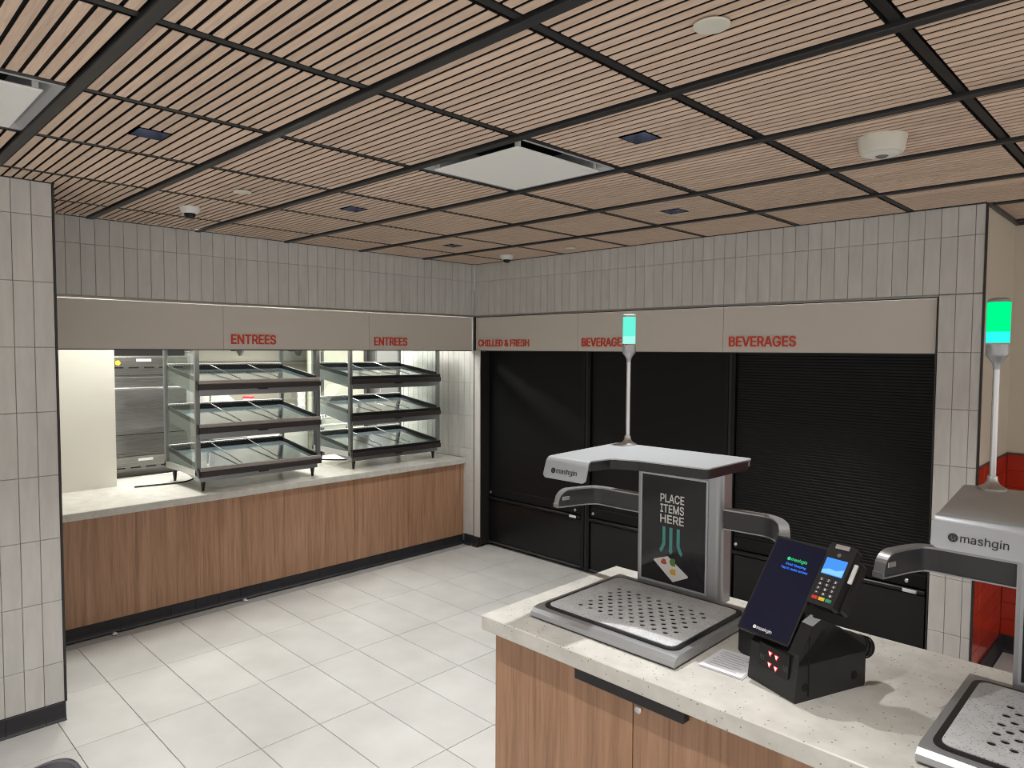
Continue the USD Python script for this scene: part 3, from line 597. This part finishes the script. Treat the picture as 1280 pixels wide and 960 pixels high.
# ------------------------------------------------------------------ scanner kiosks
def logo(w):
    """round emblem and wordmark in the xy plane, total width w"""
    r = w*.085
    ring = Polygon([(r*math.cos(a)+r, r*math.sin(a)+r*.75) for a in np.linspace(0, 2*PI, 33)[:-1]])
    cut = []
    for k in range(6):
        a = k*PI/3+.3
        cut.append(Polygon([(r+.22*r*math.cos(a+s)+0.62*r*e*math.cos(a), r*.75+.22*r*math.sin(a+s)+.62*r*e*math.sin(a)) for s, e in ((-1.2, .25), (1.2, .25), (.25, 1), (-.25, 1))]))
    g = ring.difference(shapely.union_all([c.buffer(0).buffer(-r*.05) for c in cut]))
    em = cat_([extr(q, .0006) for q in getattr(g, 'geoms', [g])])
    tx = text('mashgin', w*.155, w*.79, False, .0006); tx.apply_translation((w*.21, 0, 0))
    return cat_([em, tx])
def kiosk(dx, dy, label, beacon, blabel):
    O = (3.36+dx, -2.10+dy, IZ)
    t = thing('checkout_scanner', label, 'self-checkout scanner', O, group='self-checkout scanners on the island')
    # tray base
    poly = rpoly([(-.24, -.492), (.287, -.492), (.287, 0), (-.24, 0)], .012)
    prof = []
    bsec = Polygon([(0, .010), (0, .022), (-.012, .032), (-.46, .034), (-.478, .030), (-.490, .020), (-.494, .008), (-.49, .004), (-.46, .006), (-.02, .006)])
    m = tf(extr(bsec, .527), mat4((0, 1, 0), (0, 0, 1), (1, 0, 0), (-.24, 0, 0)))
    obj('tray_base', m, 'silver_paint', t, smooth=25)
    obj('feet', cat_([cyl(.014, 0, .008, x, y, 16) for x in (-.2, .25) for y in (-.44, -.04)]), 'black_rubber', t)
    bez = rpoly([(-.222, -.462), (.270, -.462), (.270, -.045), (-.222, -.045)], .03)
    obj('bezel', tf(extr(bez, .004), mat4((1, 0, 0), (0, 1, 0), (0, 0, 1), (0, 0, .0335))), 'black_plastic', t)
    obj('drain', bx(-.17, .22, -.41, -.09, .0370, .0376), 'dark_void', t)
    pl = rpoly([(-.207, -.447), (.255, -.447), (.255, -.062), (-.207, -.062)], .022)
    x0, y0, u, v = -.207, -.062, .462, .385
    hs = []
    for r in range(9):
        yy = y0-v*(.27+r*.068)
        n = 9 if r % 2 == 0 else 10
        for k in range(n):
            xx = x0+u*(.17+.085*(k+(0 if r % 2 == 0 else -.5)))
            if r % 2 and (k == 0): continue
            hs.append(shapely.Point(xx, yy).buffer(.0088, quad_segs=3))
    obj('tray_plate', tf(extr(pl.difference(shapely.union_all(hs)), .0035), mat4((1, 0, 0), (0, 1, 0), (0, 0, 1), (0, 0, .0368))), 'tray_stone', t, label='speckled stone tray plate with rows of round holes')
    # column
    cp = Polygon([(-.147, -.03), (.173, -.03), (.173, .055), (-.147, .055)])
    cp = cp.buffer(-.022).buffer(.022, quad_segs=6).union(sbox(-.147, -.02, .10, .055)).union(sbox(-.147, -.03, .0, .0))
    obj('column', tf(extr(cp, .46), mat4((1, 0, 0), (0, 1, 0), (0, 0, 1), (0, 0, .026))), 'silver_paint', t, smooth=30)
    po = obj('poster', bx(-.130, .119, -.0325, -.030, .053, .424), 'poster_black', t)
    fr = sbox(-.137, .046, .126, .431).difference(sbox(-.130, .053, .119, .424))
    obj('poster_frame', tf(extr(fr, .0036), WB(-.0298)), 'silver_white', t)
    PT = lambda u_, v_: (-.130+.249*u_, .424-.371*v_)
    def place(m, u_, v_): a, b = PT(u_, v_); return tf(m, mat4((1, 0, 0), (0, 0, 1), (0, -1, 0), (a, -.0327, b)))
    for k, (s, vv) in enumerate((('PLACE', .238), ('ITEMS', .335), ('HERE', .432))):
        obj('poster_words', place(text(s, .0275, .093, k < 3, .0004), .30, vv), 'print_white', po, label=f'white printed word {s}')
    ar = []
    for ax, bend in ((.365, -1), (.475, 0), (.590, 1)):
        a, b = PT(ax, .47); w_ = .006; L = .060
        ln = shapely.LineString([(a, b), (a, b-L), (a+bend*.010, b-L-.022)]).buffer(w_, cap_style='flat', join_style='mitre')
        tip = Polygon([(a+bend*.010-w_*1.5, b-L-.020), (a+bend*.010+w_*1.5, b-L-.020), (a+bend*.012, b-L-.033)])
        g = ln.union(tip); ar.append(tf(extr(g, .0004), WB(-.0327)))
    obj('poster_arrows', cat_(ar), 'teal', po, label='three teal printed arrows pointing down')
    tr = Polygon([PT(.19, .80), PT(.43, .742), PT(.765, .895), PT(.515, .975)]).buffer(-.004).buffer(.004)
    obj('poster_tray', tf(extr(tr, .0004), WB(-.0327)), 'print_white', po, label='printed white food tray')
    for (u_, v_, r, mt) in ((.37, .800, .0105, 'food_red'), (.515, .790, .011, 'food_green'), (.52, .880, .0115, 'food_yellow')):
        a, b = PT(u_, v_)
        blob = Polygon([(a+r*(1+.25*math.sin(3*th+u_*9))*math.cos(th), b+r*(1.1 if mt != 'food_green' else 1.5)*(1+.2*math.cos(2*th))*math.sin(th)) for th in np.linspace(0, 2*PI, 21)[:-1]])
        obj('poster_food', tf(extr(blob.buffer(0), .0004), WB(-.0330)), mt, po)
    # canopy: body below, bent sheet above
    cx = Polygon([(-.272, .012), (.257, .012), (.254, -.272), (.02, -.290), (-.054, -.318), (-.072, -.420), (-.234, -.404)])
    cr = cx.buffer(-.02).buffer(.04, quad_segs=6).buffer(-.02, quad_segs=6)
    ins = cx.buffer(-.006).buffer(-.02).buffer(.04, quad_segs=6).buffer(-.02, quad_segs=6)
    obj('camera_housing', tf(extr(ins, .030), mat4((1, 0, 0), (0, 1, 0), (0, 0, 1), (0, 0, .481))), 'black_plastic', t)
    obj('mount', bx(-.13, .15, -.02, .05, .470, .482), 'black_plastic', t)
    sh_ = cx.union(Polygon([(-.072, -.40), (-.234, -.40), (-.234, -.404), (-.072, -.42)])).buffer(-.02).buffer(.04, quad_segs=6).buffer(-.02, quad_segs=6)
    top = tf(extr(sh_.difference(sbox(-.5, -.6, .2, -.400)), .004), mat4((1, 0, 0), (0, 1, 0), (0, 0, 1), (0, 0, .511)))
    # flap: bent strip in the yz plane swept between the two slanted sides
    pr = [(-.398, .515), (-.408, .5145), (-.417, .511), (-.423, .504), (-.426, .495), (-.438, .456), (-.441, .448)]
    V, F = [], []
    def sides(k):
        f = k/(len(pr)-1); return (-.2345-.006*f, -.0685+.004*f)
    for k, (y, z) in enumerate(pr):
        l, r = sides(k)
        if k == len(pr)-1: l += .012; r -= .012
        tv = np.array(pr[min(k+1, len(pr)-1)])-np.array(pr[max(k-1, 0)]); tv /= np.linalg.norm(tv); nn = np.array([tv[1], -tv[0]])*-.004
        nn = nn if nn[0] > 0 or k == 0 else -nn
        if k == 0: nn = np.array([0, -.004])
        for (X) in (l, r): V += [(X, y, z), (X, y+nn[0], z+nn[1])]
    for k in range(len(pr)-1):
        a = k*4; b = a+4
        F += [(a, b, b+2), (a, b+2, a+2), (a+1, a+3, b+3), (a+1, b+3, b+1), (a, a+1, b+1), (a, b+1, b), (a+2, b+2, b+3), (a+2, b+3, a+3)]
    k = (len(pr)-1)*4; F += [(k, k+1, k+3), (k, k+3, k+2), (0, 2, 3), (0, 3, 1)]
    flap = trimesh.Trimesh(V, F, process=False); flap.fix_normals()
    lip = bx(-.255, .245, .0085, .0125, .488, .513)
    cano = obj('canopy', cat_([top, flap, lip]), 'silver_white', t, smooth=25)
    lg = logo(.105)
    e1 = np.array([1, -.09, -.0]); e1 /= np.linalg.norm(e1); e2 = np.array([0, .24, .97]); e2 /= np.linalg.norm(e2); e3 = np.cross(e1, e2)
    e1 = np.array([1, 0, 0]); e3 = np.cross(e1, e2)
    obj('canopy_logo', tf(lg, mat4(e1, e2, e3, (-.208, -.4355, .4665))), 'ink', cano, label='dark printed round emblem and wordmark mashgin')
    # side camera arms
    def arm(pts, name, tipdrop):
        pts = [np.array(p) for p in pts]; H0, H1 = .275, .342
        ln = shapely.LineString(pts)
        # outer shell: side profile with curled tip, built along the path
        C = curve([(p[0], p[1], 0) for p in pts], 10)[:, :2]
        s = np.concatenate([[0], np.cumsum(np.linalg.norm(np.diff(C, axis=0), axis=1))]); S = s[-1]
        N = np.gradient(C, axis=0); N /= np.linalg.norm(N, axis=1)[:, None]; N = np.stack([-N[:, 1], N[:, 0]], 1)
        w2 = .015; ra = .052
        topz = [H1-.004 if S-q > ra else H0+.012+(H1-H0-.016)*math.sqrt(max(0, 1-((ra-(S-q))/ra)**2)) for q in s]
        def ribbon(w, zb, zt):
            V, F = [], []
            for c, n_, b, tt in zip(C, N, zb, zt):
                for sg in (-w, w): V += [(c[0]+n_[0]*sg, c[1]+n_[1]*sg, b), (c[0]+n_[0]*sg, c[1]+n_[1]*sg, tt)]
            for k in range(len(C)-1):
                a = 4*k; b = a+4
                for (p, q) in ((0, 1), (1, 3), (3, 2), (2, 0)): F += [(a+p, a+q, b+q), (a+p, b+q, b+p)]
            e = 4*(len(C)-1); F += [(0, 2, 3), (0, 3, 1), (e, e+1, e+3), (e, e+3, e+2)]
            m = trimesh.Trimesh(V, F, process=False); m.fix_normals(); return m
        a = obj(name, ribbon(w2-.003, [H0+.004]*len(C), [z-.002 for z in topz]), 'dark_grey', t, label='grey side camera arm')
        obj('arm_shell', cat_([ribbon(w2, [z-.001 for z in topz], [z+.004 for z in topz]), ribbon(w2, [H0]*len(C), [H0+.004]*len(C)),
            tf(bx(-.002, .004, -w2, w2, H0, topz[-1]+.003), mat4((*(C[-1]-C[-2])/np.linalg.norm(C[-1]-C[-2]), 0), (*N[-1], 0), (0, 0, 1), (*C[-1], 0)))]), 'silver_paint', a)
        q = C[-7]; nn = N[-7]; dd = (C[-6]-C[-8]); dd /= np.linalg.norm(dd); sgn = 1 if name == 'side_arm' and nn@np.array([1, -1]) > 0 else -1
        sgn = 1 if nn@(np.array([0, -.3])-q) > 0 else -1
        wdw = cbx(-.016, .016, -.001, .001, -.007, .007, .0008)
        obj('camera_window', tf(wdw, mat4((*dd, 0), (*(nn*sgn), 0), (0, 0, 1) if True else 0, (*(q+nn*sgn*(w2-.002)), .308))), 'alu', a)
    arm([(-.145, .0), (-.25, -.002), (-.345, -.004), (-.378, -.045), (-.400, -.11), (-.418, -.165)], 'side_arm', 0)
    arm([(.170, .0), (.25, .006), (.310, .008), (.350, -.012), (.385, -.055), (.415, -.105)], 'side_arm', 0)
    # light pole
    bc = thing('beacon_pole', blabel, 'signal light', (O[0]-.207, O[1]-.017, O[2]+.515), group='signal light poles on the scanners')
    obj('flange', lathe([(0, 0), (.032, 0), (.032, .004), (.026, .007), (.017, .013), (.012, .022), (.011, .034), (0, .034)]), 'alu', bc, smooth=40)
    obj('pole', cyl(.0075, .02, .325, n=24), 'alu', bc, smooth=40)
    obj('socket', lathe([(0, .300), (.0078, .300), (.009, .312), (.014, .322), (.022, .332), (.0245, .338), (.0245, .362), (0, .362)]), 'silver_paint', bc, smooth=35)
    if beacon == 'green':
        l1 = obj('lamp_glow', lathe([(0, .366), (.025, .366), (.025, .393), (0, .393)]), 'lamp_aqua', bc, smooth=35, label='lower cyan glow of the lamp')
        obj('lamp_glow', lathe([(0, .393), (.025, .393), (.025, .466), (0, .466)]), 'lamp_green', bc, smooth=35, label='glowing green lamp cylinder')
    else:
        obj('lamp_glow', lathe([(0, .366), (.0225, .366), (.0225, .393), (0, .393)]), 'lamp_cyan_bright', bc, smooth=35, label='lower pale cyan glow of the lamp')
        obj('lamp_glow', lathe([(0, .393), (.0225, .393), (.0225, .462), (0, .462)]), 'lamp_cyan', bc, smooth=35, label='glowing turquoise lamp cylinder')
    zt = .466 if beacon == 'green' else .462
    obj('lamp_cap', lathe([(0, zt+.011), (.018, zt+.010), (.024, zt+.006), (.025, zt), (0, zt)]), 'silver_paint', bc, smooth=35)
kiosk(0, 0, 'whole self-checkout scanner with canopy and poster at the island end', 'cyan', 'slim silver pole with turquoise signal light on the left scanner')
kiosk(1.108, -.010, 'self-checkout scanner cut off by the right edge of the photo', 'green', 'slim silver pole with green signal light on the right scanner')

# ------------------------------------------------------------------ payment terminal
pt = thing('payment_terminal', 'black payment terminal with tilted tablet and red scanner lights', 'payment terminal', (3.876, -2.514, IZ), -21)
Wt = .157
side = Polygon([(0, .004), (.004, 0), (.240, 0), (.245, .006), (.245, .100), (.155, .160), (.120, .172), (.085, .165), (.012, .098)])
fin = Polygon([(.012, .09), (.245, .09), (.245, .101), (.155, .164), (.085, .198), (.055, .184), (.014, .116)])
m = tf(extr(side, Wt), mat4((0, 1, 0), (0, 0, 1), (1, 0, 0), (-Wt/2, 0, 0)))
fn = tf(extr(fin, .034), mat4((0, 1, 0), (0, 0, 1), (1, 0, 0), (Wt/2-.034, 0, 0)))
bd = obj('body', m, 'black_plastic', pt)
obj('reader_bracket', fn, 'black_plastic', pt)
obj('side_seam', bx(Wt/2, Wt/2+.0012, .045, .0475, .01, .16), 'dark_void', pt)
for yy in (.035, .205): obj('screw_recess', tf(cyl(.010, 0, .0012, n=20), mat4((0, 1, 0), (0, 0, 1), (1, 0, 0), (Wt/2, yy, .035))), 'dark_void', pt)
obj('rear_box', cbx(-.212, -Wt/2+.01, .085, .20, .002, .088, .006), 'black_plastic', pt)
# front scan window with red lights (front face leans back slightly)
n_ = np.array([0, -.128, .010]); n_ /= np.linalg.norm(n_); e2 = np.array([0, .010, .124]); e2 /= np.linalg.norm(e2); FW = mat4((1, 0, 0), e2, np.cross((1, 0, 0), e2), (0, .0, .004))
sw = obj('scan_window', tf(cbx(-.045, .055, .045, .105, 0, .0015, .0005), FW), 'panel_black', pt)
for (a, b) in ((-.006, .086), (.015, .084), (-.006, .058), (.015, .056)):
    tri = Polygon([(a-.0068, b+.006), (a+.0068, b+.006), (a, b-.0075)])
    g = obj('scan_light', tf(extr(tri, .0012), tf_ if False else FW@mat4((1, 0, 0), (0, 1, 0), (0, 0, 1), (0, 0, .0015))), 'led_red', sw, label='glowing red triangle')
    obj('light_core', tf(extr(tri.buffer(-.0014), .0005), FW@mat4((1, 0, 0), (0, 1, 0), (0, 0, 1), (0, 0, .0028))), 'led_pink', g)
for a0 in (-.040, .038):
    obj('printed_mark', tf(cat_([extr(sbox(a0+.004*k, .062, a0+.004*k+.002, .076), .0004) for k in range(4)]), FW@mat4((1, 0, 0), (0, 1, 0), (0, 0, 1), (0, 0, .0016))), 'dark_grey', sw)
# tablet frame: bottom centre, tilt 53 degrees, turned 9 degrees from the body
tp, tt = math.radians(9), math.radians(53)
E1 = np.array([math.cos(tp), math.sin(tp), 0]); BK = np.array([-math.sin(tp), math.cos(tp), 0]); E2 = BK*math.cos(tt)+np.array([0, 0, math.sin(tt)]); E3 = np.cross(E1, E2)
TT = mat4(E1, E2, E3, (-.036, .004, .124))
tb = obj('tablet', tf(tf(extr(rpoly([(-.0775, 0), (.0775, 0), (.0775, .278), (-.0775, .278)], .006), .014), mat4((1, 0, 0), (0, 1, 0), (0, 0, 1), (0, 0, -.014))), TT), 'black_plastic', pt, label='portrait tablet in black frame')
obj('screen', tf(tf(extr(rpoly([(-.072, .006), (.072, .006), (.072, .272), (-.072, .272)], .004), .0008), mat4((1, 0, 0), (0, 1, 0), (0, 0, 1))), TT), 'screen_glass', tb, label='dark blue tablet screen')
def ontab(m, x, y, d=.0010): return tf(m, TT@mat4((1, 0, 0), (0, 1, 0), (0, 0, 1), (x, y, d)))
obj('screen_words', ontab(logo(.058), -.022, .218), 'txt_green', tb, label='small green wordmark mashgin on the screen')
obj('screen_words', ontab(text('Kiosk Sleeping', .0062, .058, False, .0003), -.020, .204), 'txt_blue', tb, label='small blue words Kiosk Sleeping')
obj('screen_words', ontab(text('Tap to wake screen', .0062, .078, False, .0003), -.030, .192), 'txt_blue', tb, label='small blue words Tap to wake screen')
obj('screen_logo', ontab(logo(.056), -.034, .014), 'print_white', tb, label='small white wordmark mashgin under the screen')
obj('tablet_stand', tf(cbx(-.045, .045, .06, .22, -.05, -.012, .006), TT), 'black_plastic', pt)
# card reader to the right of the tablet
RD = TT@mat4((1, 0, 0), (0, 1, 0), (0, 0, 1), (.0, .0, .012))
rd = obj('card_reader', tf(tf(extr(rpoly([(.080, .122), (.150, .122), (.154, .292), (.080, .292)], .010), .030), mat4((1, 0, 0), (0, 1, 0), (0, 0, 1), (0, 0, -.030))), RD), 'black_plastic', pt, label='black card reader with blue screen and keypad', smooth=30)
def onrd(m, x, y, d=.0): return tf(m, RD@mat4((1, 0, 0), (0, 1, 0), (0, 0, 1), (x, y, d)))
obj('reader_screen', onrd(cbx(.0875, .1435, .205, .250, 0, .0010, .0003), 0, 0), 'screen_blue', rd, label='lit blue reader screen')
obj('screen_swoosh', onrd(cat_([extr(Polygon([(.0885, .216), (.105, .221), (.124, .219), (.1425, .226), (.1425, .207), (.0885, .207)]), .0003)]), 0, 0, .0011), 'screen_sky', rd)
for r in range(4):
    for c in range(3):
        obj('key', onrd(cbx(-.0062, .0062, -.0038, .0038, 0, .0016, .0008), .0975+.0185*c, .190-.0125*r), 'dark_grey', rd)
obj('key_digits', onrd(cat_([cat_([tf(text(ch, .0058, None, True, .0003), mat4((1, 0, 0), (0, 1, 0), (0, 0, 1), (.0950+.0185*(k % 3), .187-.0125*(k//3), .0016)))]) for k, ch in enumerate('123456789*0#')]), 0, 0), 'print_white', rd, label='white key digits')
for c, mt in enumerate(('key_red', 'key_yellow', 'key_green')):
    obj('key', onrd(cbx(-.0080, .0080, -.0045, .0045, 0, .0018, .0008), .0975+.0185*c, .1395), mt, rd, label=('red', 'yellow', 'green')[c]+' key')
obj('card_slot', onrd(cbx(.098, .136, .278, .290, .0, .003, .001), 0, 0), 'alu', rd, label='pale metal card slot')
obj('reader_logo', onrd(cyl(.005, 0, .0006, n=20), .115, .262), 'alu_dark', rd)
obj('side_label', onrd(cbx(.156, .166, .200, .252, -.012, -.006, .001), 0, 0), 'label_white', rd, label='white strip on the reader side')
obj('reader_mount', tf(cbx(.082, .160, .13, .27, -.055, -.018, .006), TT), 'black_plastic', pt)
# rounded handle at the back
hd = []
for k in range(11):
    f = k/10; c = np.array([.045+.008*f, .165+.108*f, .125-.040*f]); r = .024+.005*math.sin(PI*min(1, f*1.1)) if f < .9 else .023
    s_ = trimesh.creation.icosphere(subdivisions=2, radius=r); s_.apply_translation(c); hd.append(s_)
obj('rear_handle', trimesh.convex.convex_hull(np.vstack([h.vertices for h in hd])), 'black_rubber', pt, smooth=True, label='rounded black handle at the back')
obj('grip_rib', cat_([tf(trimesh.creation.torus(.0265, .0022, major_sections=24, minor_sections=6), mat4((1, 0, 0), (0, .38, .92), (0, -.92, .38), (.045+.008*f, .165+.108*f, .125-.040*f))) for f in (.78, .90, 1.0)]), 'black_plastic', pt)

# paper slips
pp = thing('paper_slips', 'small stack of printed paper slips between the scanner tray and the terminal', 'paper', (3.732, -2.440, IZ), 0)
Q = [(-.056, -.079), (.070, -.076), (.062, .072), (-.058, .062)]
for k in range(4):
    m = extr(Polygon([(x*(1-.01*k)+.0015*math.sin(k*2), y*(1-.008*k)+.0015*math.cos(k*3)) for x, y in Q]), .0009); m.apply_translation((0, 0, .0003+.0012*k)); obj('slip', m, 'paper', pp)
obj('printing', cat_([bx(-.045+.004*(k % 3), .045-.012*(k % 2), -.060+.014*k, -.055+.014*k, .0049, .0051) for k in range(8)]), 'print_grey', pp, label='grey printed lines')

# scraps on the floor by the cove base
for (x, y, lab) in ((-.105, -2.905, 'tiny white scrap on the floor at the counter foot, left one'), (-.105, -2.075, 'tiny white scrap on the floor at the counter foot, right one')):
    sp = hull([(-.02, -.012, 0), (.015, -.015, 0), (.018, .012, 0), (-.012, .016, 0), (-.01, 0, .012), (.012, .004, .006)]); sp.apply_translation((x, y, .0))
    obj('paper_scrap', sp, 'label_white', label=lab, cat='scrap')

# ------------------------------------------------------------------ grey chair whose back shows at the bottom left
ch = thing('moulded_chair', 'dark grey moulded chair back at the bottom left edge', 'chair', (2.69, -3.84, 0), 45)
def shell(pts, th):
    return tube(pts, th)
arc = [(.205*math.cos(a), .10+.10*math.sin(a)-.10) for a in np.linspace(0, PI, 13)]
V, F = [], []
n1, n2 = 13, 9
for s in (0, 1):
    for j in range(n2):
        g = j/(n2-1); z = .44+.287*g
        for i in range(n1):
            a = -1+2*i/(n1-1); w = .055+.0*g if False else .205
            wz = .205 if g < .6 else .205*math.sqrt(max(0, 1-((g-.6)/.4)**2*.72))
            x = a*wz*.75; y = .06*(1-a*a)+.05*g+s*.014-.03
            V.append((x, y, z+(.012*(1-a*a)*g)))
def idx(s, j, i): return s*n1*n2+j*n1+i
for j in range(n2-1):
    for i in range(n1-1):
        F += [(idx(0, j, i), idx(0, j, i+1), idx(0, j+1, i+1)), (idx(0, j, i), idx(0, j+1, i+1), idx(0, j+1, i)), (idx(1, j, i), idx(1, j+1, i+1), idx(1, j, i+1)), (idx(1, j, i), idx(1, j+1, i), idx(1, j+1, i+1))]
    for i in (0, n1-1): F += [(idx(0, j, i), idx(1, j, i), idx(1, j+1, i)), (idx(0, j, i), idx(1, j+1, i), idx(0, j+1, i))]
for i in range(n1-1):
    for j in (0, n2-1): F += [(idx(0, j, i), idx(1, j, i), idx(1, j, i+1)), (idx(0, j, i), idx(1, j, i+1), idx(0, j, i+1))]
cb = trimesh.Trimesh(V, F, process=False); cb.fix_normals()
obj('backrest', cb, 'chair_grey', ch, smooth=50)
obj('seat', tf(extr(rpoly([(-.2, -.40), (.2, -.40), (.19, .03), (-.19, .03)], .06), .016), mat4((1, 0, 0), (0, 1, 0), (0, 0, 1), (0, 0, .436))), 'chair_grey', ch)
for sx in (-1, 1):
    for yy, dy in ((-.34, -.04), (.0, .06)): obj('leg', tube([(sx*.15, yy, .436), (sx*.19, yy+dy, 0)], .011, 12), 'alu_dark', ch, smooth=True)
